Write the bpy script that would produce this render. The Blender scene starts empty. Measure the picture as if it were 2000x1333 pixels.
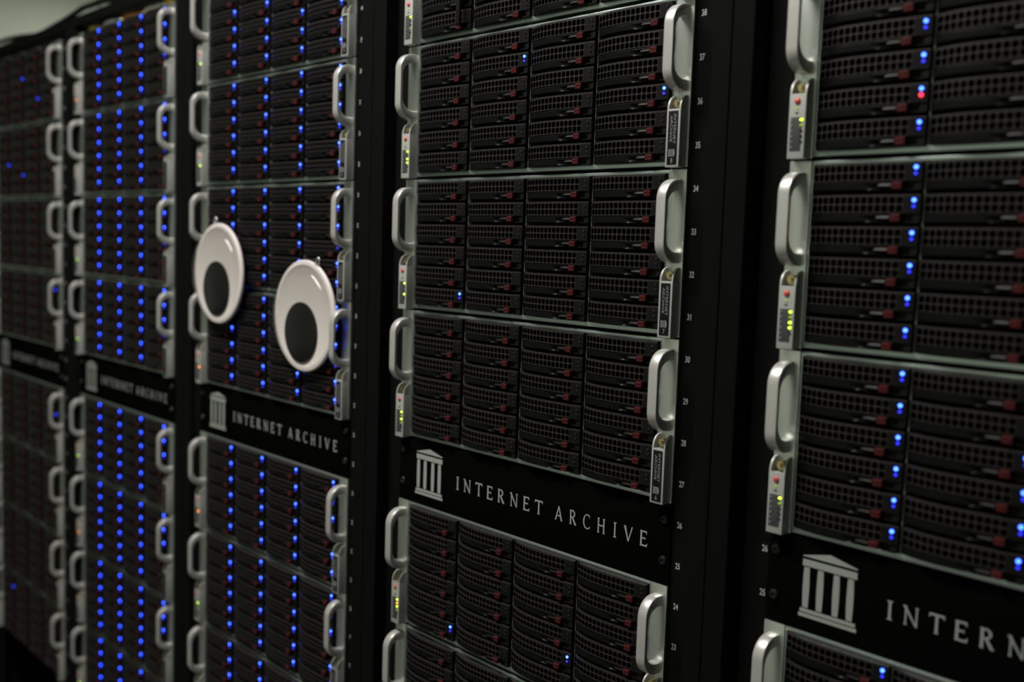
import bpy, bmesh, math, random
from mathutils import Vector, Matrix

scene = bpy.context.scene
col = scene.collection
random.seed(7)

# ---------------------------------------------------------------- camera, world, exposure
ZB = 0.08                                   # height of rack unit 1 above the floor
U = 0.04445                                 # one rack unit
def rz(n):                                  # top of rack unit n
    return ZB + n * U

cam_d = bpy.data.cameras.new('camera')
cam = bpy.data.objects.new('camera', cam_d); col.objects.link(cam)
scene.camera = cam
yaw, pit, rol = -0.82449, -0.09115, 0.03279
fw = Vector((math.sin(yaw) * math.cos(pit), math.cos(yaw) * math.cos(pit), math.sin(pit)))
rt = fw.cross(Vector((0, 0, 1))).normalized(); up = rt.cross(fw)
r2 = rt * math.cos(rol) + up * math.sin(rol)
u2 = up * math.cos(rol) - rt * math.sin(rol)
m = Matrix((r2, u2, -fw)).transposed().to_4x4()
m.translation = Vector((0.92439, -0.87012, 1.42555 + ZB))
cam.matrix_world = m
cam_d.sensor_fit = 'HORIZONTAL'; cam_d.sensor_width = 36.0
cam_d.lens = 2038.5 * 36.0 / 2000.0
cam_d.clip_start = 0.02; cam_d.clip_end = 100
cam_d.dof.use_dof = True
cam_d.dof.focus_distance = 1.20
cam_d.dof.aperture_fstop = 2.9

world = bpy.data.worlds.new('world'); scene.world = world
world.use_nodes = True
world.node_tree.nodes['Background'].inputs[0].default_value = (0.55, 0.6, 0.55, 1)
world.node_tree.nodes['Background'].inputs[1].default_value = 0.02

vs = scene.view_settings
vs.view_transform = 'Standard'; vs.look = 'None'; vs.gamma = 1.0; vs.use_curve_mapping = False
vs.exposure = 0.0

# ceiling lamps (area lights sit in the fixtures built further down): x, y, z, length, width, watts
ROOM_Z = 3.05
LAMPS = [(-0.40, -0.85, ROOM_Z - 0.075, 1.2, 0.28, 62.0),
         (-4.2, 1.5, ROOM_Z - 0.075, 1.2, 0.28, 27.0)]  # added lamp behind the row, out of view, brightens the end wall
for (lx, ly, lz, ll, lw, pw) in LAMPS:
    ld = bpy.data.lights.new('ceiling_lamp_light', 'AREA')
    ld.shape = 'RECTANGLE'; ld.size = ll; ld.size_y = lw; ld.energy = pw
    ld.color = (1.0, 0.955, 0.90)
    lo = bpy.data.objects.new('ceiling_lamp_light', ld); col.objects.link(lo)
    lo.location = (lx, ly, lz)

# ---------------------------------------------------------------- helpers
def tag(o, label=None, cat=None, group=None, kind=None):
    if label: o['label'] = label
    if cat: o['category'] = cat
    if group: o['group'] = group
    if kind: o['kind'] = kind
    return o

def ob(name, mesh, parent=None, loc=(0, 0, 0), rot=None):
    o = bpy.data.objects.new(name, mesh)
    col.objects.link(o)
    o.location = loc
    if rot: o.rotation_euler = rot
    if parent: o.parent = parent
    return o

def empty(name, loc=(0, 0, 0)):
    o = ob(name, None, None, loc); o.empty_display_size = 0.05
    return o

class MB:
    """collects geometry for one mesh"""
    def __init__(s): s.v = []; s.f = []
    def add(s, vs, fs):
        b = len(s.v); s.v += [tuple(v) for v in vs]; s.f += [tuple(b + i for i in f) for f in fs]
        return s
    def box(s, x0, x1, y0, y1, z0, z1):
        return s.add([(x0,y0,z0),(x1,y0,z0),(x1,y1,z0),(x0,y1,z0),(x0,y0,z1),(x1,y0,z1),(x1,y1,z1),(x0,y1,z1)],
                     [(0,3,2,1),(4,5,6,7),(0,1,5,4),(1,2,6,5),(2,3,7,6),(3,0,4,7)])
    def bevbox(s, x0, x1, y0, y1, z0, z1, b):
        bm = bmesh.new()
        bmesh.ops.create_cube(bm, size=1)
        for v in bm.verts:
            v.co = Vector(((x0+x1)/2 + v.co.x*(x1-x0), (y0+y1)/2 + v.co.y*(y1-y0), (z0+z1)/2 + v.co.z*(z1-z0)))
        bmesh.ops.bevel(bm, geom=bm.edges[:], offset=b, segments=2, profile=0.6, affect='EDGES')
        bm.verts.index_update()
        s.add([v.co[:] for v in bm.verts], [[v.index for v in f.verts] for f in bm.faces])
        bm.free(); return s
    def cyl(s, c, r, y0, y1, n=20, rz_=None, cap=True):
        """cylinder along y, centre c=(x,z)"""
        rz_ = rz_ or r
        vs = []
        for y in (y0, y1):
            for i in range(n):
                a = 2*math.pi*i/n
                vs.append((c[0]+r*math.cos(a), y, c[1]+rz_*math.sin(a)))
        fs = [(i, (i+1) % n, n+(i+1) % n, n+i) for i in range(n)]
        if cap: fs += [tuple(range(n-1, -1, -1)), tuple(range(n, 2*n))]
        return s.add(vs, fs)
    def lathe(s, prof, c=(0, 0), n=48, close=False):
        """prof: list of (r, y); axis along y through (x,z)=c"""
        vs = []; fs = []
        for (r, y) in prof:
            for i in range(n):
                a = 2*math.pi*i/n
                vs.append((c[0]+r*math.cos(a), y, c[1]+r*math.sin(a)))
        k = len(prof)
        for j in range(k if close else k-1):
            j2 = (j+1) % k
            for i in range(n):
                fs.append((j*n+i, j*n+(i+1) % n, j2*n+(i+1) % n, j2*n+i))
        return s.add(vs, fs)
    def tube(s, pts, r, n=8):
        pts = [Vector(p) for p in pts]
        vs = []; fs = []
        prev = None
        for i, p in enumerate(pts):
            t = (pts[min(i+1, len(pts)-1)] - pts[max(i-1, 0)]).normalized()
            a = prev if prev else (Vector((0, 0, 1)) if abs(t.z) < .9 else Vector((1, 0, 0)))
            e1 = (a - t*a.dot(t)).normalized(); e2 = t.cross(e1); prev = e1
            for k in range(n):
                an = 2*math.pi*k/n
                vs.append(p + e1*r*math.cos(an) + e2*r*math.sin(an))
        for i in range(len(pts)-1):
            for k in range(n):
                fs.append((i*n+k, i*n+(k+1) % n, (i+1)*n+(k+1) % n, (i+1)*n+k))
        fs += [tuple(range(n-1, -1, -1)), tuple((len(pts)-1)*n+k for k in range(n))]
        return s.add(vs, fs)
    def poly(s, pts, y0, y1):
        """flat outline in x,z extruded from y0 (front) to y1"""
        n = len(pts)
        area = sum(pts[i][0]*pts[(i+1) % n][1]-pts[(i+1) % n][0]*pts[i][1] for i in range(n))
        if area < 0: pts = pts[::-1]
        vs = [(x, y0, z) for x, z in pts] + [(x, y1, z) for x, z in pts]
        fs = [tuple(range(n)), tuple(range(2*n-1, n-1, -1))]
        fs += [(i, n+i, n+(i+1) % n, (i+1) % n) for i in range(n)]
        return s.add(vs, fs)
    def mesh(s, name, mat, smooth=None):
        me = bpy.data.meshes.new(name)
        me.from_pydata(s.v, [], s.f)
        bm = bmesh.new(); bm.from_mesh(me)
        bmesh.ops.recalc_face_normals(bm, faces=bm.faces[:])
        if smooth is not None:
            for f in bm.faces: f.smooth = True
            for e in bm.edges:
                if len(e.link_faces) == 2 and e.calc_face_angle(0) > smooth: e.smooth = False
        bm.to_mesh(me); bm.free()
        me.materials.append(mat); me.update()
        return me

def mat(name, color, rough=0.5, metal=0.0, spec=0.5, noise=0.0, nscale=60.0, bump=0.0, bscale=900.0, coat=0.0):
    M = bpy.data.materials.new(name); M.use_nodes = True
    nt = M.node_tree; b = nt.nodes['Principled BSDF']
    b.inputs['Base Color'].default_value = (*color, 1)
    b.inputs['Roughness'].default_value = rough; b.inputs['Metallic'].default_value = metal
    b.inputs['Specular IOR Level'].default_value = spec
    b.inputs['Coat Weight'].default_value = coat
    tc = nt.nodes.new('ShaderNodeTexCoord')
    if noise > 0:
        n = nt.nodes.new('ShaderNodeTexNoise'); n.inputs['Scale'].default_value = nscale; n.inputs['Detail'].default_value = 4
        nt.links.new(tc.outputs['Object'], n.inputs['Vector'])
        mx = nt.nodes.new('ShaderNodeMix'); mx.data_type = 'RGBA'
        mx.inputs[6].default_value = (*[c*(1-noise) for c in color], 1)
        mx.inputs[7].default_value = (*[min(1, c*(1+noise)) for c in color], 1)
        nt.links.new(n.outputs['Fac'], mx.inputs[0]); nt.links.new(mx.outputs[2], b.inputs['Base Color'])
    if bump > 0:
        n2 = nt.nodes.new('ShaderNodeTexNoise'); n2.inputs['Scale'].default_value = bscale
        nt.links.new(tc.outputs['Object'], n2.inputs['Vector'])
        bp = nt.nodes.new('ShaderNodeBump'); bp.inputs['Strength'].default_value = bump; bp.inputs['Distance'].default_value = 0.0005
        nt.links.new(n2.outputs['Fac'], bp.inputs['Height']); nt.links.new(bp.outputs['Normal'], b.inputs['Normal'])
    return M

def emit(name, color, strength):
    M = bpy.data.materials.new(name); M.use_nodes = True
    b = M.node_tree.nodes['Principled BSDF']
    b.inputs['Base Color'].default_value = (*[c*0.3 for c in color], 1)
    b.inputs['Emission Color'].default_value = (*color, 1); b.inputs['Emission Strength'].default_value = strength
    try: M.cycles.emission_sampling = 'NONE'
    except Exception: pass
    return M

M_SILVER = mat('silver_paint', (0.66, 0.70, 0.66), 0.30, 0.92, 0.4, 0.05, 40, 0.12, 1500)
M_MODULE = mat('module_plastic', (0.36, 0.37, 0.35), 0.45, 0.2, 0.4, 0.05, 60, 0.1, 1500)
M_HANDLE = mat('handle_aluminium', (0.53, 0.53, 0.505), 0.36, 0.5, 0.5, 0.04, 50, 0.1, 1800)
M_RAIL = mat('rail_steel', (0.42, 0.50, 0.47), 0.30, 0.85, 0.5, 0.06, 30, 0.1, 1500)
M_DIV    = mat('divider_steel', (0.42, 0.43, 0.40), 0.35, 0.6)
M_CHASSIS = mat('chassis_steel', (0.010, 0.010, 0.010), 0.5, 0.3, 0.2, 0.1, 20)
M_TRAY = mat('tray_plastic', (0.0065, 0.0065, 0.0062), 0.5, 0.0, 0.08, 0.15, 80, 0.2, 1200)
M_GRILLE = mat('grille_dusty_plastic', (0.018, 0.0162, 0.0145), 0.45, 0.0, 0.3, 0.3, 150, 0.2, 1200)
M_LEVER = mat('lever_plastic', (0.0035, 0.0038, 0.0038), 0.38, 0.0, 0.1, 0.15, 80)
M_LATCH = mat('latch_red_plastic', (0.060, 0.011, 0.011), 0.5, 0.0, 0.1, 0.1, 200)
M_BLACK = mat('black_powder_coat', (0.0045, 0.005, 0.0048), 0.6, 0.0, 0.02, 0.1, 30, 0.25, 1500)
M_PANEL = mat('panel_black', (0.0022, 0.0023, 0.0022), 0.7, 0.0, 0.0, 0.1, 25, 0.2, 1500)
M_PRINT = mat('print_silver', (0.27, 0.29, 0.27), 0.5, 0.0, 0.3)
M_NUM = mat('print_white', (0.36, 0.37, 0.36), 0.5, 0.0, 0.3)
M_LBL = mat('label_black', (0.005, 0.005, 0.006), 0.4, 0.0, 0.2)
M_LTXT   = mat('label_print', (0.22, 0.22, 0.22), 0.5)
M_STRIP = mat('strip_grey', (0.05, 0.053, 0.055), 0.45, 0.0, 0.3, 0.1, 100)
M_ICON   = mat('icon_grey', (0.20, 0.21, 0.23), 0.5)
M_BUTTON = mat('button_red', (0.55, 0.06, 0.05), 0.35)
M_BRASS  = mat('screw_brass', (0.62, 0.52, 0.26), 0.3, 0.85, 0.5, 0.2, 400)
M_SCREW = mat('screw_black', (0.010, 0.0095, 0.009), 0.4, 0.2, 0.3)
M_LEDOFF = mat('led_unlit', (0.02, 0.02, 0.022), 0.25, 0, 0.3)
M_BLUE = emit('led_blue', (0.018, 0.060, 1.0), 17.0)
M_BLUE2 = emit('led_blue_dim', (0.02, 0.03, 1.0), 1.6)
M_BLUE3 = emit('led_blue_far', (0.02, 0.045, 1.0), 6.0)
M_TAB = mat('tab_gloss_plastic', (0.008, 0.008, 0.008), 0.45, 0.0, 0.12)
M_RED    = emit('led_red', (1.0, 0.02, 0.05), 5.0)
M_GREEN  = emit('led_green', (0.45, 0.85, 0.01), 5.0)
M_GREEN2 = emit('led_green_dim', (0.35, 0.65, 0.02), 0.5)
M_ORANGE = emit('led_orange', (1.0, 0.22, 0.01), 5.0)
M_EYE = mat('eye_white_plastic', (0.63, 0.585, 0.56), 0.45, 0.0, 0.4, 0.03, 20)
M_PUPIL = mat('pupil_black', (0.004, 0.004, 0.004), 0.3, 0, 0.2)
M_CABLE = mat('cable_black', (0.006, 0.006, 0.006), 0.6, 0, 0.15, 0.2, 60)
M_YELLOW = mat('cable_yellow', (0.85, 0.56, 0.02), 0.4)
M_ORANGEC = mat('cable_orange', (0.70, 0.28, 0.02), 0.4)
M_WHITE = mat('cable_white', (0.85, 0.87, 0.82), 0.4)
M_CHROME = mat('loop_metal', (0.6, 0.6, 0.6), 0.25, 0.9)

# clear dome: coat of reflection over a transparent sheet
M_DOME = bpy.data.materials.new('clear_dome'); M_DOME.use_nodes = True
nt = M_DOME.node_tree; nt.nodes.clear()
o_ = nt.nodes.new('ShaderNodeOutputMaterial'); mx_ = nt.nodes.new('ShaderNodeMixShader')
tr_ = nt.nodes.new('ShaderNodeBsdfTransparent'); gl_ = nt.nodes.new('ShaderNodeBsdfGlossy'); fr_ = nt.nodes.new('ShaderNodeFresnel')
fr_.inputs['IOR'].default_value = 1.38; gl_.inputs['Roughness'].default_value = 0.10
tr_.inputs['Color'].default_value = (0.98, 0.98, 0.975, 1)
mn_ = nt.nodes.new('ShaderNodeMath'); mn_.operation = 'MINIMUM'; mn_.inputs[1].default_value = 0.10
nt.links.new(fr_.outputs[0], mn_.inputs[0]); nt.links.new(mn_.outputs[0], mx_.inputs[0]); nt.links.new(tr_.outputs[0], mx_.inputs[1])
nt.links.new(gl_.outputs[0], mx_.inputs[2]); nt.links.new(mx_.outputs[0], o_.inputs[0])

# ---------------------------------------------------------------- the room
M_WALL = mat('wall_paint', (0.56, 0.62, 0.52), 0.8, 0, 0.2, 0.04, 3)
M_FLOOR = mat('floor_tile', (0.16, 0.16, 0.155), 0.5, 0, 0.4, 0.1, 8)
M_CEIL = mat('ceiling_paint', (0.62, 0.64, 0.60), 0.85, 0, 0.2, 0.04, 5)
X0, X1, Y0, Y1 = -5.6, 7.5, -2.6, 3.0
def slab(name, *b, mat_=M_WALL):
    return tag(ob(name, MB().box(*b).mesh(name, mat_)), kind='structure')
slab('floor', X0, X1, Y0, Y1, -0.1, 0, mat_=M_FLOOR)
slab('ceiling', X0, X1, Y0, Y1, ROOM_Z, ROOM_Z + .1, mat_=M_CEIL)
slab('wall_left', X0 - .1, X0, Y0, Y1, 0, ROOM_Z)
slab('wall_right', X1, X1 + .1, Y0, Y1, 0, ROOM_Z)
slab('wall_back', X0, X1, Y1, Y1 + .1, 0, ROOM_Z)
slab('wall_front', X0, X1, Y0 - .1, Y0, 0, ROOM_Z)

# ---------------------------------------------------------------- racks
# x offset, y offset and z offset of each rack, y of the frame front
RX = {1: -1.806, 2: -1.2274, 3: -0.6115, 4: 0.0, 5: 0.608}
RY = {1: 0.004, 2: 0.009, 3: 0.0, 4: 0.0, 5: -0.0048}
RZ = {1: -0.008, 2: -0.0063, 3: 0.0016, 4: 0.0, 5: 0.0025}
RNAME = {1: 'in the dark end rack', 2: 'in the blue-lit rack next to dark end rack',
         3: 'in the rack wearing googly eyes', 4: 'in the mostly unlit rack beside googly-eyed rack',
         5: 'in the rack with a red drive light'}
# frame uprights of each side: (x0, x1, y front) in world x
FR = {1: [(-2.12, -2.09, -.002), (-1.522, -1.490, .000)],
      2: [(-1.488, -1.470, .000), (-.948, -.920, -.003)],
      3: [(-.918, -.888, -.003), (-.334, -.3065, -.014)],
      4: [(-.3055, -.276, -.014), (.281, .3035, -.020)],
      5: [(.3045, .3295, -.020), (.888, .912, -.020)]}
def text_mesh(name, body, size, material, sx=1.0, extrude=0.0002, bold=0.0):
    c = bpy.data.curves.new(name, 'FONT'); c.body = body; c.size = size; c.extrude = extrude; c.offset = bold
    c.align_x = 'CENTER'; c.align_y = 'CENTER'; c.resolution_u = 3
    t = bpy.data.objects.new(name, c); col.objects.link(t)
    dg = bpy.context.evaluated_depsgraph_get()
    me = bpy.data.meshes.new_from_object(t.evaluated_get(dg))
    bpy.data.objects.remove(t); bpy.data.curves.remove(c)
    me.name = name
    # lay it in the x,z plane facing -y
    for v in me.vertices:
        x, y, z = v.co; v.co = (x*sx, -z, y)
    me.materials.clear(); me.materials.append(material)
    return me
NUM = {n: text_mesh('unit_number', str(n), 0.0092, M_NUM, 0.72, 0.0001, 0.00012) for n in range(8, 44)}

RLAB = {1: 'black steel server rack at the end of the row, almost no lights lit',
        2: 'black steel server rack full of blue lights beside the dark end rack',
        3: 'black steel server rack wearing two googly eyes',
        4: 'black steel server rack with few lights lit beside the googly-eyed rack',
        5: 'black steel server rack with a single red drive light'}
for k in range(1, 6):
    ox, oy, oz = RX[k], RY[k], RZ[k]
    R = empty('server_rack', (ox, oy, 0)); tag(R, RLAB[k], 'server rack', 'racks in a row')
    ztop = rz(42) + oz + 0.034
    (a0, a1, ay), (b0, b1, by) = FR[k]
    a0 -= ox; a1 -= ox; b0 -= ox; b1 -= ox; ay -= oy; by -= oy
    # mounting posts behind the ears
    for s in (-1, 1):
        e = min(0.272, abs(a1 if s < 0 else b0) - .0003)
        xs = sorted((s*0.2255, s*e))
        ob('mounting_post', MB().box(xs[0], xs[1], 0.0042, 0.0062, 0.05, rz(42) + oz + .002)
                               .box(*sorted((s*(e-.002), s*e)), 0.0062, 0.06, 0.05, rz(42) + oz + .002).mesh('mounting_post', M_BLACK), R)
    for (x0, x1, fy) in ((a0, a1, ay), (b0, b1, by)):
        ob('frame_upright', MB().bevbox(x0, x1, fy, 0.10, 0.0, ztop, .0015).mesh('frame_upright', M_BLACK), R)
    ob('side_panel', MB().box(a0, a0 + .0015, 0.10, 0.98, 0.03, ztop - .01).mesh('side_panel', M_BLACK), R)
    ob('side_panel', MB().box(b1 - .0015, b1, 0.10, 0.98, 0.03, ztop - .01).mesh('side_panel', M_BLACK), R)
    fy = max(ay, by) if k < 3 else max(ay, by)
    ob('header_bar', MB().bevbox(a1, b0, fy, fy + .010, ztop - .021, ztop, .0015).mesh('header_bar', M_BLACK), R)
    ob('base_bar', MB().bevbox(a1, b0, fy, fy + .03, 0.0, 0.06, .0015).mesh('base_bar', M_BLACK), R)
    ob('top_panel', MB().box(a1 if False else a0, b1, 0.1002, 0.98, ztop - .010, ztop - .006).box(a1 + .0003, b0 - .0003, 0.050, 0.1002, ztop - .010, ztop - .006).mesh('top_panel', M_BLACK), R)
    lo = {1: 9, 2: 10, 3: 13, 4: 18, 5: 22}[k]; hi = {1: 42, 2: 42, 3: 41, 4: 39, 5: 38}[k]
    for n in range(lo, hi + 1):
        if k <= 4: ob('unit_number', NUM[n], R, (0.2508, 0.0041, rz(n) - U/2 + oz + .001))
    if k == 5:
        for n in (25, 26): ob('unit_number', NUM[n], R, (-0.2478, 0.0041, rz(n) - U/2 + oz + .001))

# ---------------------------------------------------------------- storage server: shared meshes (local origin: bottom centre of the front)
H = 0.1772                                   # server height, measured z = H - d for d below the top
EAR_IN, EAR_OUT = 0.2183, 0.2413
CW = 0.1081                                  # drive column pitch
def zd(d): return H - d*0.001

me_ear = {}
for s in (-1, 1):
    xs = sorted((s*EAR_IN, s*EAR_OUT))
    me_ear[s] = MB().bevbox(xs[0], xs[1], 0, 0.004, 0.0014, H, .0007).mesh('ear', M_SILVER, .7)

# handle outline in (y,z): outer and inner curve with the same number of points
def handle_mesh(xc):
    outer = []; inner = []
    zt_, zb_ = zd(11), zd(98); yf = -0.026; ro = 0.021
    it, ib = zd(22.5), zd(86.5); yi = -0.0222; ri = 0.0175
    N = 10
    outer.append((0.0, zt_)); inner.append((0.0, it))
    for i in range(N+1):
        a = math.pi/2*i/N
        outer.append((yf + ro - ro*math.sin(a), zt_ - ro + ro*math.cos(a)))
        inner.append((yi + ri - ri*math.sin(a), it - ri + ri*math.cos(a)))
    for i in range(N+1):
        a = math.pi/2*i/N
        outer.append((yf + ro - ro*math.cos(a), zb_ + ro - ro*math.sin(a)))
        inner.append((yi + ri - ri*math.cos(a), ib + ri - ri*math.sin(a)))
    outer.append((0.0, zb_)); inner.append((0.0, ib))
    h = 0.006; b = 0.0008
    vs = []; fs = []
    for (oy_, oz_), (iy_, iz_) in zip(outer, inner):
        d = Vector((iy_-oy_, iz_-oz_)); L = d.length; d /= L
        def P(x, t): return (xc + x, oy_ + d.x*t, oz_ + d.y*t)
        c = b*0.35
        vs += [P(-h, b), P(-h+c, c), P(-h+b, 0), P(h-b, 0), P(h-c, c), P(h, b), P(h, L-b), P(h-c, L-c), P(h-b, L), P(-h+b, L), P(-h+c, L-c), P(-h, L-b)]
    n = 12; k = len(outer)
    for i in range(k-1):
        for j in range(n):
            fs.append((i*n+j, i*n+(j+1) % n, (i+1)*n+(j+1) % n, (i+1)*n+j))
    fs += [tuple(range(n)), tuple((k-1)*n+j for j in range(n-1, -1, -1))]
    return MB().add(vs, fs).mesh('handle', M_HANDLE, .6)
me_handle = {s: handle_mesh(s*0.2298) for s in (-1, 1)}

# front frame: top rail, bottom rail, side flanges, small rivets over the dividers
fb = MB()
fb.bevbox(-EAR_IN+.0003, EAR_IN-.0003, 0.0002, 0.020, zd(4.4), zd(0.2), .0017)
fb.bevbox(-EAR_IN+.0003, EAR_IN-.0003, 0.0004, 0.020, zd(174.4), zd(168.5), .0014)
for s in (-1, 1):
    xs = sorted((s*(EAR_IN-.0003), s*0.2163))
    fb.bevbox(xs[0], xs[1], 0.0012, 0.020, zd(169), zd(4), .0005)
for x in (-CW, 0, CW):
    fb.bevbox(x-.0011, x+.0011, 0.0000, 0.002, zd(4.0), zd(0.8), .0004)
    fb.bevbox(x-.0011, x+.0011, 0.0000, 0.002, zd(171.6), zd(169.0), .0004)
me_frame = fb.mesh('front_frame', M_RAIL, .7)
me_div = MB().box(-.00045, .00045, 0.0012, 0.045, zd(168.6), zd(4.4)).mesh('divider', M_DIV)
me_chassis = MB().box(-.2165, .2165, 0.046, 0.66, 0.0006, H-.0006) \
                 .box(-.2165, .2165, 0.0201, 0.046, 0.0006, 0.002).box(-.2165, .2165, 0.0201, 0.046, H-.002, H-.0006) \
                 .box(-.2165, -.2158, 0.0201, 0.046, 0.002, H-.002).box(.2158, .2165, 0.0201, 0.046, 0.002, H-.002).mesh('chassis', M_CHASSIS)

# drive tray: origin at the left end of the top edge of its front, x to the right, z down
TW, TH = 0.1064, 0.0245
def fy_(x):
    xm = x*1000.0; xp = 42.0
    y = -8 + 8*((xp-xm)/xp)**2.3 if xm < xp else -8 + 4.2*((xm-xp)/64.4)**1.8
    return y*0.001
def tray_mesh():
    b = MB(); g = MB()
    gx0, gx1, nc = 0.0012, 0.0918, 14
    z_t, z_m, z_b = -0.0016, -0.0086, -0.0156
    depth = 0.0014
    pitch = (gx1-gx0)/nc
    def V(x, z, dy=0.0): return (x, fy_(x)+dy, z)
    for i in range(nc):
        for j in range(2):
            x0 = gx0 + i*pitch; x1 = x0 + pitch
            zt2, zb2 = ((z_t, z_m), (z_m, z_b))[j]
            w = 0.00045
            hx0, hx1, hz1, hz0 = x0+w, x1-w, zt2-w, zb2+w
            c = 0.0011
            oct_ = [(hx0+c, hz0), (hx1-c, hz0), (hx1, hz0+c), (hx1, hz1-c), (hx1-c, hz1), (hx0+c, hz1), (hx0, hz1-c), (hx0, hz0+c)]
            out = [(x0, zb2), (x1, zb2), (x1, zt2), (x0, zt2)]
            vs = [V(*q) for q in out] + [V(*q) for q in oct_] + [V(q[0], q[1], depth) for q in oct_]
            fs = [(0, 1, 5, 4), (1, 6, 5), (1, 2, 7, 6), (2, 8, 7), (2, 3, 9, 8), (3, 10, 9), (3, 0, 11, 10), (0, 4, 11)]
            fs += [(4+k, 4+(k+1) % 8, 12+(k+1) % 8, 12+k) for k in range(8)]
            g.add(vs, fs)
    def strip(xa, xb, za, zb, n, dy=0.0, b=b):
        for i in range(n):
            x0 = xa + (xb-xa)*i/n; x1 = xa + (xb-xa)*(i+1)/n
            b.add([V(x0, za, dy), V(x1, za, dy), V(x1, zb, dy), V(x0, zb, dy)], [(0, 1, 2, 3)])
    strip(0, TW, 0, z_t, 20, 0.0, g); strip(0, gx0, z_t, z_b, 1, 0.0, g); strip(gx1, TW, z_t, z_b, 3)
    strip(0, TW, z_b, -0.0164, 20)                                       # bar under the grille
    strip(0, TW, -0.0164, -TH, 20, 0.0045)                               # recess behind the lever
    # top, bottom and ledge surfaces
    n = 20
    for i in range(n):
        x0 = TW*i/n; x1 = TW*(i+1)/n
        for (z, ya, yb) in ((0, lambda x: fy_(x), lambda x: 0.020), (-0.0164, lambda x: fy_(x), lambda x: fy_(x)+.0045), (-TH, lambda x: fy_(x)+.0045, lambda x: .020)):
            (g if z == 0 else b).add([(x0, ya(x0), z), (x1, ya(x1), z), (x1, yb(x1), z), (x0, yb(x0), z)], [(0, 1, 2, 3)])
    for x in (0, TW):
        b.add([(x, fy_(x), 0), (x, .020, 0), (x, .020, -.0164), (x, fy_(x), -.0164)], [(0, 1, 2, 3)])
        b.add([(x, fy_(x)+.0045, -.0164), (x, .020, -.0164), (x, .020, -TH), (x, fy_(x)+.0045, -TH)], [(0, 1, 2, 3)])
    # sill lip at the lower right and right end cheek
    b.box(0.0925, 0.1055, -0.0035, 0.004, -TH, -TH+.0011)
    b.box(0.0995, 0.1062, -0.0030, 0.004, -TH+.0011, -.0164)
    # the drive inside
    b.box(0.002, 0.104, 0.012, 0.0195, -.023, -.001)
    # pin-holes beside the lamps
    return b.mesh('drive_tray', M_TRAY, .9), g.mesh('grille', M_GRILLE, .9)
me_tray, me_grille = tray_mesh()
def lever_mesh():
    b = MB(); n = 22; xa, xb = 0.0016, 0.0805
    rings = []
    for i in range(n+1):
        x = xa + (xb-xa)*i/n
        d = 0.0
        if x > 0.055: d = 0.0038*math.sin(min(1, (x-0.055)/0.018)*math.pi/2)      # finger scoop
        yf = fy_(x) + 0.0002
        rings.append([(x, yf+.0002, -.0170), (x, yf, -.0178), (x, yf+d*.55, -.0186), (x, yf+d, -.0200), (x, yf+d, -.0226), (x, yf+d*.6, -.0234), (x, yf+.0006, -.0240), (x, yf+.0042, -.0240), (x, yf+.0042, -.0170)])
    k = len(rings[0]); vs = [p for r in rings for p in r]
    fs = [(i*k+j, i*k+(j+1) % k, (i+1)*k+(j+1) % k, (i+1)*k+j) for i in range(n) for j in range(k)]
    fs += [tuple(range(k)), tuple(n*k+j for j in range(k))]
    b.add(vs, fs)
    # raised bezel lines
    for x in (0.010, 0.0145):
        b.box(x, x+.0006, fy_(x)-.0001, fy_(x)+.002, -.0236, -.0176)
    return b.mesh('lever', M_LEVER, .7)
me_lever = lever_mesh()
tb_ = MB(); tv = []
for x in (0.0680, 0.0710, 0.0800):
    yf = fy_(x); k = 0.0 if x < .069 else 1.0
    tv += [(x, yf + .0004 - .0009*k, -.0206), (x, yf + .0016, -.0171), (x, yf + .0042, -.0171), (x, yf + .0042, -.0206)]
tb_.add(tv, [(0, 1, 5, 4), (4, 5, 9, 8), (1, 2, 6, 5), (5, 6, 10, 9), (3, 0, 4, 7), (7, 4, 8, 11), (2, 3, 7, 6), (6, 7, 11, 10), (0, 3, 2, 1), (8, 9, 10, 11)])
me_tab = tb_.mesh('thumb_tab', M_TAB, .3)
me_latch = MB().bevbox(0.0815, 0.0905, -.0078, -.002, -.0234, -.0169, .0008).bevbox(0.0825, 0.0895, -.0082, -.006, -.0196, -.0176, .0003).mesh('latch', M_LATCH, .7)
LEDX = 0.1012
def led_mesh(name, m_, r): return MB().cyl((0, 0), r, -.0006, .0006, 14).mesh(name, m_, .7)
me_led = {'off': led_mesh('status_light', M_LEDOFF, .0011), 'blue': led_mesh('status_light', M_BLUE, .0017), 'dim': led_mesh('status_light', M_BLUE2, .0014),
          'faint': led_mesh('status_light', M_BLUE3, .0017), 'red': led_mesh('status_light', M_RED, .0017), 'off_big': led_mesh('status_light', M_LEDOFF, .0013)}

# control module (left ear) / label holder (right ear); local x centred on the module
MW = 0.0176; MD = 0.011
def module_mesh():
    b = MB()
    b.bevbox(-MW/2, MW/2, -MD, -0.0001, zd(176.4), zd(117), .0007)
    for s in (-1, 1):
        x0, x1 = sorted((s*MW/2, s*(MW/2-.0021)))
        pts = [(0, zd(117.6)), (-MD+.0003, zd(117.6))]
        for i in range(9):
            a = math.pi/2*i/8
            pts.append(((-MD+.0003)*math.cos(a), zd(117) + .0145*math.sin(a)))
        n = len(pts)
        vs = [(x0, y, z) for y, z in pts] + [(x1, y, z) for y, z in pts]
        b.add(vs, [tuple(range(n)), tuple(range(2*n-1, n-1, -1))] + [(i, (i+1) % n, n+(i+1) % n, n+i) for i in range(n)])
    return b.mesh('control_module', M_MODULE, .6)
me_module = module_mesh()
ts = MB().cyl((0, 0), .0043, -.0055, -.0001, 20).cyl((0, 0), .0022, -.0085, -.0055, 14)
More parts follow.
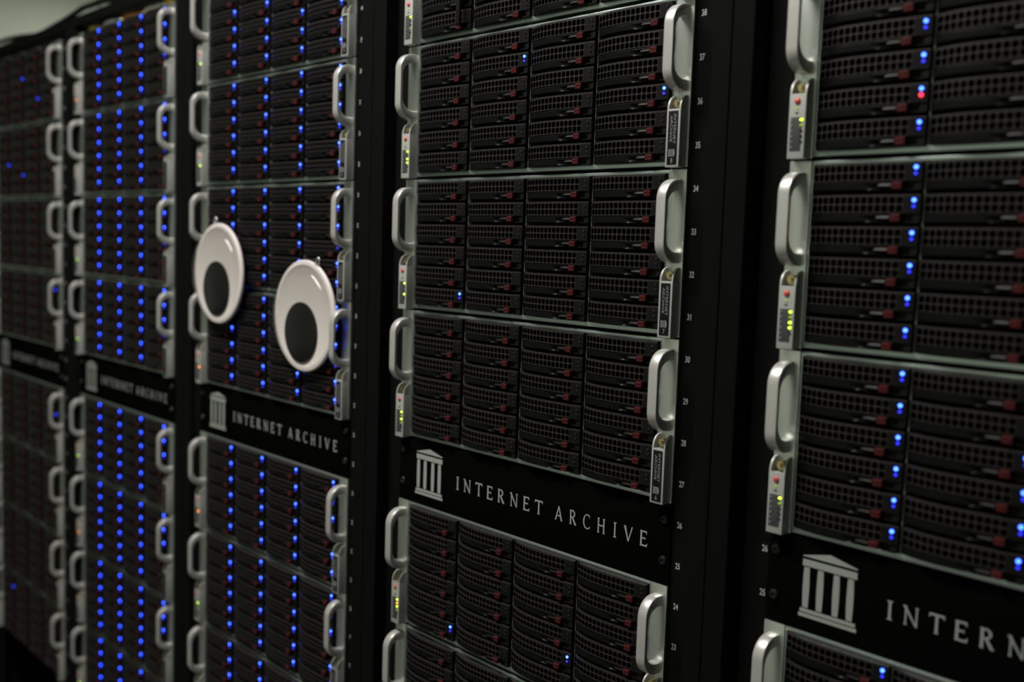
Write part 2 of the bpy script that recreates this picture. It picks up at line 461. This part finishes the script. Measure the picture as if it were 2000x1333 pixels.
for i in range(10):
    a = 2*math.pi*i/10; ts.box(.0041*math.cos(a)-.0004, .0041*math.cos(a)+.0004, -.0052, -.001, .0041*math.sin(a)-.0004, .0041*math.sin(a)+.0004)
me_thumb = ts.mesh('thumbscrew', M_BRASS, .6)
me_button = MB().lathe([(0.0002, -.0016), (.0020, -.0014), (.0030, -.0006), (.0032, 0.0004)], n=20).mesh('power_button', M_BUTTON, .9)
me_strip = MB().bevbox(-.0062, .0055, -.0004, .0003, -.0155, .0155, .0003).mesh('indicator_strip', M_STRIP, .7)
ic = MB()
for i in range(6):
    z = .0130 - .005*i
    ic.box(-.0050, -.0030, -.0006, 0, z-.0007, z+.0004); 
    if i % 2: ic.box(-.0045, -.0035, -.0006, 0, z+.0006, z+.0013)
me_icons = ic.mesh('icons', M_ICON)
me_pwr = MB().box(-.002, .002, -.0003, 0, -.0003, .0003).box(-.0006, .0006, -.0003, 0, -.0011, .0009).mesh('power_mark', M_STRIP)
def pled(m_): return MB().cyl((0, 0), .0015, -.0005, .0004, 14, rz_=.0012).mesh('indicator_light', m_, .7)
me_pled = {'g': pled(M_GREEN), 'd': pled(M_GREEN2), 'o': pled(M_ORANGE), '-': pled(M_LEDOFF)}
me_plate = MB().bevbox(-.0063, .0063, -.0005, .0003, -.0275, .0275, .0003).mesh('label_plate', M_LBL, .7)
def rot_text(body, size, sx):
    me = text_mesh('lettering', body, size, M_LTXT, sx, .00008)
    for v in me.vertices:                               # turn it to read downwards
        x, y, z = v.co; v.co = (z, y, -x)
    return me
me_t1 = rot_text('INTERNET', .0043, 1.55); me_t2 = rot_text('ARCHIVE', .0043, 1.55)
lg = MB()
for i in range(4): lg.box(-.0036 + .0001, .0018, -.0003, 0, -.0032+.0019*i, -.0032+.0019*i+.0009)
lg.box(-.0040, -.0034, -.0003, 0, -.0040, .0040); lg.poly([(.0022, -.0040), (.0022, .0040), (.0032, .0034), (.0040, 0), (.0032, -.0034)], -.0003, 0)
me_minilogo = lg.mesh('temple_mark', M_LTXT)
me_digit = {d: text_mesh('digit', str(d), .0072, M_LTXT, .8, .00008) for d in range(1, 10)}

POSW = ['directly above the name panel', 'two above the name panel', 'three above the name panel', 'four above the name panel']
POSB = ['directly below the name panel', 'two below the name panel', 'three below the name panel', 'four below the name panel']

def tray_x(c): return -2*CW + CW*c + 0.0008
def server(rack, top_u, lights, digit, panel, detail=True):
    """lights(c, r) -> (upper, lower); panel: seven letters for module lamps"""
    i = [30, 34, 38, 42].index(top_u) if top_u > 26 else [24, 20, 16, 12].index(top_u)
    pos = POSW[i] if top_u > 26 else POSB[i]
    S = empty('storage_server', (RX[rack], RY[rack], rz(top_u - 4) + RZ[rack]))
    tag(S, 'drive server ' + pos + ', ' + RNAME[rack], 'server', 'drive servers in the racks')
    ob('chassis', me_chassis, S); ob('front_frame', me_frame, S)
    for x in (-CW, 0, CW): ob('divider', me_div, S, (x, 0, 0))
    for s in (-1, 1):
        ob('ear', me_ear[s], S); ob('handle', me_handle[s], S)
    # left module
    cm = ob('control_module', me_module, S, (-EAR_OUT + .0118, 0, 0))
    ob('thumbscrew', me_thumb, cm, (0, 0, zd(111)))
    ob('power_button', me_button, cm, (-.0002, -MD, zd(124)))
    ob('indicator_strip', me_strip, cm, (-.0003, -MD, zd(154)))
    if detail:
        ob('icons', me_icons, cm, (-.0003, -MD-.0003, zd(154))); ob('power_mark', me_pwr, cm, (-.0004, -MD, zd(134.6)))
    for q, ch in enumerate(panel):
        if ch == ' ': continue
        if q == 0: ob('indicator_light', me_pled[ch], cm, (-.0002, -MD, zd(130.5)))
        else: ob('indicator_light', me_pled[ch], cm, (.0050, -MD-.0003, zd(141 + 5*(q-1))))
    # right label holder
    lh = ob('label_holder', me_module, S, (EAR_OUT - .0118, 0, 0))
    ob('thumbscrew', me_thumb, lh, (0, 0, zd(111)))
    ob('label_plate', me_plate, lh, (0, -MD, zd(146.5)))
    if detail:
        ob('lettering', me_t1, lh, (.0024, -MD-.0005, zd(137.5))); ob('lettering', me_t2, lh, (-.0022, -MD-.0005, zd(137.5)))
        ob('temple_mark', me_minilogo, lh, (0, -MD-.0005, zd(162))); ob('digit', me_digit[digit], lh, (0, -MD-.0005, zd(170)))
    for c in range(4):
        for r in range(6):
            T = ob('drive_tray', me_tray, S, (tray_x(c), 0, zd(4.6 + 28*r)))
            ob('grille', me_grille, T); ob('lever', me_lever, T); ob('latch', me_latch, T)
            if detail: ob('thumb_tab', me_tab, T)
            a, b_ = lights(c, r)
            ly = fy_(LEDX)
            if a: ob('status_light', me_led[a], T, (LEDX, ly-.0002, -.0049))
            if b_: ob('status_light', me_led[b_], T, (LEDX, ly-.0002, -.0103))
    return S

def all_blue(c, r): return ('blue', 'dim')
def only(*cells):
    d = {q[:2]: q[2:] or ('blue', 'dim') for q in cells}
    return lambda c, r: d.get((c, r), ('off_big', 'off'))
def only_far(*cells):
    d = set(cells)
    return lambda c, r: ('faint', None) if (c, r) in d else (None, None)

# dark end rack
for (u_, L_, dg_) in ((42, only_far((1, 2), (2, 4), (3, 3)), 9), (38, only_far((0, 3), (1, 4)), 8), (34, only_far(), 7), (30, only_far((3, 1)), 6),
                      (24, only_far((3, 2)), 5), (20, only_far(), 4), (16, only_far(), 3), (12, only_far((0, 1)), 2)):
    server(1, u_, L_, dg_, ' -', False)
# blue rack
for (u_, pn, dg_) in ((42, 'd o', 9), (38, ' d ', 8), (34, ' g', 7), (30, ' g', 6), (24, ' g', 5), (20, ' o', 4), (16, ' d', 3), (12, ' g', 2)):
    server(2, u_, all_blue, dg_, pn, False)
# googly-eyed rack
for (u_, pn, dg_) in ((42, '-g----', 9), (38, '-g----', 8), (34, '-g----', 7), (30, '-do---', 6), (24, '-do---', 5), (20, '-g-d--', 4), (16, '-g----', 3), (12, '-g----', 2)):
    server(3, u_, all_blue, dg_, pn)
# mostly unlit rack
for (u_, L_, pn, dg_) in ((42, only(), 'dg--d-', 9), (38, only((1, 1), (3, 3)), 'dg-gg-', 8), (34, only((0, 5)), 'dg--g-', 7), (30, only(), 'dgdgd-', 6),
                          (24, only((0, 5), (2, 4)), 'dgogd-', 5), (20, only(), 'dg----', 4), (16, only(), 'dg----', 3)):
    server(4, u_, L_, pn if False else dg_, pn)
# rack with the red light
def red_one(c, r): return ('blue', 'red') if (c, r) == (0, 4) else ('blue', 'dim')
for (u_, L_, pn, dg_) in ((38, red_one, 'dgd---', 8), (34, all_blue, 'dgdgg-', 7), (30, all_blue, 'dgd---', 6), (24, all_blue, 'dg----', 5), (42, all_blue, 'dg----', 9), (20, all_blue, 'dg----', 4)):
    server(5, u_, L_, dg_, pn)

# ---------------------------------------------------------------- name panels
# letters as outlines in a unit-high box: list of polygons, width follows the measured slot
def stem(x0, x1, z0=0.0, z1=1.0, f=0.035, top=True, bot=True):
    """vertical stem with flared ends"""
    L = [(x0, z0+.10), (x0 - (f if bot else 0), z0), (x1 + (f if bot else 0), z0), (x1, z0+.10), (x1, z1-.10), (x1 + (f if top else 0), z1), (x0 - (f if top else 0), z1), (x0, z1-.10)]
    return L
def glyph(ch):
    w = .13; t = .075
    if ch == 'I': return [stem(.19, .33, f=.10)], .52
    if ch == 'N': return [stem(.10, .18, f=.05, top=False), [(-.02, 1), (.14, 1), (.74, .0), (.66, .0)], [(.14, 1.0), (.20, .88), (.72, .0), (.66, .0)], stem(.66, .74, f=.05, bot=False)], .80
    if ch == 'T': return [stem(.315, .445, f=.05, top=False), [(0, 1.0), (.76, 1.0), (.76, .90), (0, .90)], [(0, 1.0), (.07, .91), (.02, .80), (-.02, .80)], [(.76, 1.0), (.69, .91), (.74, .80), (.78, .80)]], .76
    if ch == 'E': return [stem(.05, .18, f=.03), [(.12, 1.0), (.56, 1.0), (.56, .91), (.12, .91)], [(.56, 1.0), (.49, .91), (.54, .80), (.58, .80)], [(.12, .56), (.46, .56), (.46, .48), (.12, .48)], [(.46, .62), (.46, .42), (.42, .48), (.42, .56)],
                          [(.12, .09), (.60, .09), (.60, 0), (.12, 0)], [(.60, 0), (.53, .09), (.58, .21), (.63, .21)]], .62
    if ch == 'R' :
        P = [stem(.05, .18, f=.04)]
        n = 10
        for i in range(n):                                       # bowl
            a0 = math.pi/2 - math.pi*i/n; a1 = math.pi/2 - math.pi*(i+1)/n
            def q(a, rx, rz_): return (.26 + rx*math.cos(a), .735 + rz_*math.sin(a))
            P.append([q(a0, .30, .265), q(a1, .30, .265), q(a1, .175, .19), q(a0, .175, .19)])
        P += [[(.12, 1.0), (.26, 1.0), (.26, .925), (.12, .925)], [(.12, .545), (.26, .545), (.26, .47), (.12, .47)], [(.24, .49), (.38, .49), (.70, .0), (.53, .0)]]
        return P, .70
    if ch == 'A': return [[(.33, 1.0), (.42, 1.0), (.12, .0), (.0, .0)], [(.33, 1.0), (.43, 1.0), (.78, .0), (.62, .0)], [(.18, .36), (.58, .36), (.60, .29), (.16, .29)]], .78
    if ch == 'H': return [stem(.06, .18, f=.045), stem(.58, .70, f=.045), [(.16, .55), (.60, .55), (.60, .47), (.16, .47)]], .76
    if ch == 'V': return [[(.0, 1.0), (.17, 1.0), (.45, .0), (.36, .0)], [(.66, 1.0), (.76, 1.0), (.44, .0), (.36, .0)]], .76
    if ch == 'C':
        P = []; n = 16
        for i in range(n):
            a0 = math.radians(48) + math.radians(264)*i/n; a1 = math.radians(48) + math.radians(264)*(i+1)/n
            def ring(a, k):
                th = .05 + .085*max(0, math.cos(a - math.pi))**1.0
                rx, rz_ = (.42, .51) if k == 0 else (.42-th, .51-.075)
                return (.42 + rx*math.cos(a), .5 + rz_*math.sin(a))
            P.append([ring(a0, 0), ring(a1, 0), ring(a1, 1), ring(a0, 1)])
        P.append([(.66, .92), (.70, .98), (.72, .76), (.69, .76)]); P.append([(.66, .09), (.72, .03), (.74, .22), (.71, .22)])
        return P, .74
LET = [('I', -118.2, -109.5), ('N', -101.5, -87.2), ('T', -77.7, -64.4), ('E', -55.5, -44.1), ('R', -34.4, -21.7), ('N', -11.6, 2.6), ('E', 12.4, 23.9), ('T', 33.4, 46.7),
       ('A', 68.3, 80.5), ('R', 92.2, 103.4), ('C', 114.1, 125.3), ('H', 136.2, 148.4), ('I', 159.4, 167.0), ('V', 176.4, 189.5), ('E', 199.8, 210.6)]
LH = 0.0172
def letter_mesh(ch, w):
    polys, gw = glyph(ch); b = MB()
    for k_, P in enumerate(polys):
        b.poly([(x/gw*w, z*LH) for x, z in P], -0.0004 - .00001*k_, 0.0)
    return b.mesh('letter', M_PRINT)
me_letters = [letter_mesh(c, (x1-x0)*.001) for c, x0, x1 in LET]
PH = 0.0884
# temple emblem
tb = MB()
X = lambda f: -.2030 + .0563*f
def zp(d): return PH - d*.001
tb.poly([(X(0), zp(16.4)), (X(1), zp(16.4)), (X(1), zp(15.6)), (X(.5), zp(9.2)), (X(0), zp(15.6))], -.0004, 0)
tb.poly([(X(.0), zp(19.0)), (X(1.0), zp(19.0)), (X(1.0), zp(25.4)), (X(.0), zp(25.4))], -.0004, 0)
for f in (.085, .345, .64, .895):
    c = X(f); pts = []
    for i in range(7):
        t_ = i/6; pts.append((c + .0029 + .0006*math.sin(math.pi*t_), zp(26.6 + (65.6-26.6)*t_)))
    tb.poly(pts + [(2*c - x, z) for x, z in pts[::-1]], -.0004, 0)
tb.poly([(X(-.01), zp(66.8)), (X(1.01), zp(66.8)), (X(1.01), zp(70.2)), (X(-.01), zp(70.2))], -.0004, 0)
tb.poly([(X(-.035), zp(71.4)), (X(1.035), zp(71.4)), (X(1.035), zp(74.8)), (X(-.035), zp(74.8))], -.0004, 0)
me_temple = tb.mesh('temple_emblem', M_PRINT)
me_pplate = MB().bevbox(-EAR_OUT, EAR_OUT, .0010, .0040, .0004, PH, .0005).mesh('plate', M_PANEL, .7)
sc = MB().lathe([(.0014, -.0010), (.0022, -.0026), (.0042, -.0022), (.0052, -.0008), (.0054, .0012)], n=24)
sc.cyl((0, 0), .0015, -.0012, .0005, 6)
me_pscrew = sc.mesh('screw', M_SCREW, .6)
PLAB = {1: 'black name panel with temple emblem and INTERNET ARCHIVE lettering in the dark end rack',
        2: 'black INTERNET ARCHIVE name panel in the blue-lit rack next to dark end rack',
        3: 'black INTERNET ARCHIVE name panel below the googly eyes',
        4: 'black INTERNET ARCHIVE name panel in the mostly unlit rack beside googly-eyed rack',
        5: 'black INTERNET ARCHIVE name panel in the rack with a red drive light'}
for k in range(1, 6):
    N = empty('name_panel', (RX[k], RY[k], rz(24) + RZ[k])); tag(N, PLAB[k], 'name panel', 'name panels in the racks')
    ob('plate', me_pplate, N); ob('temple_emblem', me_temple, N, (0, .0010, 0))
    for me_, (c, x0, x1) in zip(me_letters, LET):
        ob('letter', me_, N, (x0*.001, .0010, zp(53.0)))
    for x in (-.2325, .2335):
        for d in (17, 62): ob('screw', me_pscrew, N, (x, .0008, zp(d)))

# ---------------------------------------------------------------- googly eyes
ER = 0.0862
me_back = MB().lathe([(.0005, .0), (ER-.002, .0), (ER, -.002), (ER, -.0045), (ER-.0015, -.006), (.079, -.0062), (.0775, -.0052), (.0005, -.0052)], n=72).mesh('backing_dish', M_EYE, .6)
prof = []
for i in range(13):                                     # rounded shoulder, then a nearly flat crown
    a = math.radians(84)*i/12
    prof.append((.0605 + .0175*math.cos(a), -.0062 - .0150*math.sin(a)))
for r_, d_ in ((.052, .0160), (.040, .0171), (.026, .0179), (.012, .0184), (.0002, .0185)): prof.append((r_, -.0062 - d_))
me_dome = MB().lathe(prof, n=72).mesh('clear_dome', M_DOME, 3.0)
me_pupil = MB().lathe([(.0003, -.0012), (.046, -.0012), (.0470, -.0006), (.0470, .0010), (.0003, .0010)], n=64).mesh('pupil', M_PUPIL, .6)
lp = MB()
pts = [(0.0042*math.cos(a), -.003, 0.006 + 0.0062*math.sin(a)) for a in [math.pi*(-.32) + math.pi*1.64*i/16 for i in range(17)]]
lp.tube(pts, .0016, 8).bevbox(-.0052, .0052, -.0052, -.0006, -.005, .0025, .001)
me_loop = lp.mesh('hanging_loop', M_CHROME, .8)
me_pad = MB().bevbox(-.02, .02, 0, 1, -.02, .02, .001).mesh('mounting_pad', M_EYE)
def eye(label, cx, cz, yb, pcx, pcz, tx, tz):
    E_ = empty('googly_eye', (RX[3] + cx, yb, cz + ZB + RZ[3])); tag(E_, label, 'googly eye', 'googly eyes on a rack')
    ob('backing_dish', me_back, E_); ob('clear_dome', me_dome, E_)
    ob('pupil', me_pupil, E_, (pcx - cx, -.0066, pcz - cz))
    a = math.atan2(tz - cz, tx - cx)
    lo = ob('hanging_loop', me_loop, E_, ((ER-.001)*math.cos(a), 0, (ER-.001)*math.sin(a)), (0, math.pi/2 - a, 0))
    p = MB().bevbox(-.02, .02, .0001, -.0088 - yb, -.015, .015, .001).mesh('mounting_pad', M_EYE)
    ob('mounting_pad', p, E_, (0, 0, 0))
eye('large googly eye with upright white dome, stuck beside a left-hand handle above an orange lamp', -.1345, 1.3595, -.0165, -.138, 1.3335, -.1474, 1.4487)
eye('large googly eye partly behind a right-hand server handle, its pupil low', .1390, 1.3055, -.0122, .1330, 1.2795, .1749, 1.3929)

# ---------------------------------------------------------------- strap hanging from a drive latch in the mostly unlit rack
st = empty('hanging_strap', (-.1215, -.0125, rz(38) + .010))
tag(st, 'black plastic strap hanging from a drive latch in the mostly unlit rack', 'strap')
ob('band', MB().bevbox(-.0036, .0036, -.003, .001, .001, .046, .0014).mesh('band', M_TRAY, .7), st)
ob('clip', MB().bevbox(-.0042, .0042, -.0045, .0016, .042, .050, .0012).mesh('clip', M_SCREW, .7), st)
ob('tip', MB().lathe([(.0003, -.0036), (.003, -.003), (.0034, .001)], n=12).mesh('tip', M_LEVER, .8), st, (0, 0, .004))

# ---------------------------------------------------------------- cables on top of the racks
def wob(pts, n=40, amp=.004, seed=1):
    rnd = random.Random(seed); out = []
    ph = [rnd.uniform(0, 6.28) for _ in range(4)]
    pts = [Vector(p) for p in pts]
    seg = len(pts)-1
    for i in range(n+1):
        t = i/n*seg; k = min(int(t), seg-1); f = t-k; f = f*f*(3-2*f)
        p = pts[k].lerp(pts[k+1], f)
        out.append(p + Vector((0, amp*math.sin(i*.5+ph[0]), amp*.6*math.sin(i*.7+ph[1]))))
    return out
zt2 = rz(42) + RZ[2] + .034
bd = empty('cable_bundle', (-1.5, .082, zt2 - .006)); tag(bd, 'thick bundle of black cables lying along the rack tops', 'cable bundle')
BUMP = [(-.86, .016), (-.66, .012), (-.56, .010), (-.42, .0), (-.26, .006), (-.10, .018), (.02, .016), (.16, .006), (.34, .004), (.55, .002)]
for i in range(9):
    yy = -.014 + .0142*(i % 4); lay = i//4
    ob('cable', MB().tube(wob([(x, yy, .0085 + .0125*lay + (b_ + .002*math.sin(9*x + i))*(.35 + .4*lay)) for x, b_ in BUMP], 70, .0012, i), .0066, 8).mesh('cable', M_CABLE, 2), bd)
ob('stray_cable', MB().tube([(-.03, .0, .03), (-.035, .0, .05), (-.05, .002, .07), (-.068, .004, .10), (-.075, .01, .14), (-.06, .03, .12), (-.04, .05, .012)], .0014, 6).mesh('stray_cable', M_CABLE, 2), bd)
zs = rz(42) + RZ[2]
def patch(name, label, pts, r, m_, seed):
    t = ob(name, MB().tube(wob(pts, 26, .0012, seed), r, 8).mesh(name, m_, 2), None)
    tag(t, label, 'cable', None)
patch('patch_cable', 'yellow patch cable end lying on the top server of the blue-lit rack', [(-1.425, .020, zs+.0052), (-1.400, .022, zs+.0056), (-1.385, .040, zs+.0052)], .0048, M_YELLOW, 3)
patch('patch_cable', 'white patch cable across the top server of the blue-lit rack', [(-1.372, .045, zs+.006), (-1.355, .024, zs+.0075), (-1.30, .022, zs+.0075), (-1.275, .045, zs+.006)], .0050, M_WHITE, 5)
patch('patch_cable', 'orange patch cable across the top server of the blue-lit rack', [(-1.268, .045, zs+.006), (-1.25, .022, zs+.0065), (-1.19, .022, zs+.0065), (-1.165, .045, zs+.006)], .0042, M_ORANGEC, 6)
patch('patch_cable', 'white patch cable looped beside the thick yellow one on the top server', [(-1.155, .045, zs+.006), (-1.14, .022, zs+.0075), (-1.08, .022, zs+.0075), (-1.068, .045, zs+.006)], .0048, M_WHITE, 8)
patch('patch_cable', 'thick yellow cable beside the top right-hand handle of the blue-lit rack', [(-1.055, .030, zs+.0075), (-1.045, .022, zs+.008), (-1.02, .022, zs+.008), (-1.010, .035, zs+.0075)], .0062, M_YELLOW, 9)

# ---------------------------------------------------------------- ceiling lamp fixtures
M_TUBE = emit('lamp_diffuser', (1.0, 0.97, 0.92), 2.5)
for i, (lx, ly, lz, ll, lw, pw) in enumerate(LAMPS):
    F = empty('ceiling_lamp', (lx, ly, ROOM_Z))
    tag(F, ['long fluorescent ceiling lamp over the aisle', 'long unseen ceiling lamp added to brighten the end wall'][i], 'ceiling lamp', 'ceiling lamps')
    ob('housing', MB().box(-ll/2-.02, ll/2+.02, -lw/2-.02, lw/2+.02, -.03, 0)
       .box(-ll/2-.02, ll/2+.02, -lw/2-.02, -lw/2-.005, -.07, -.03).box(-ll/2-.02, ll/2+.02, lw/2+.005, lw/2+.02, -.07, -.03).mesh('housing', M_WHITE), F)
    ob('diffuser', MB().box(-ll/2, ll/2, -lw/2, lw/2, -.060, -.052).mesh('diffuser', M_TUBE), F)
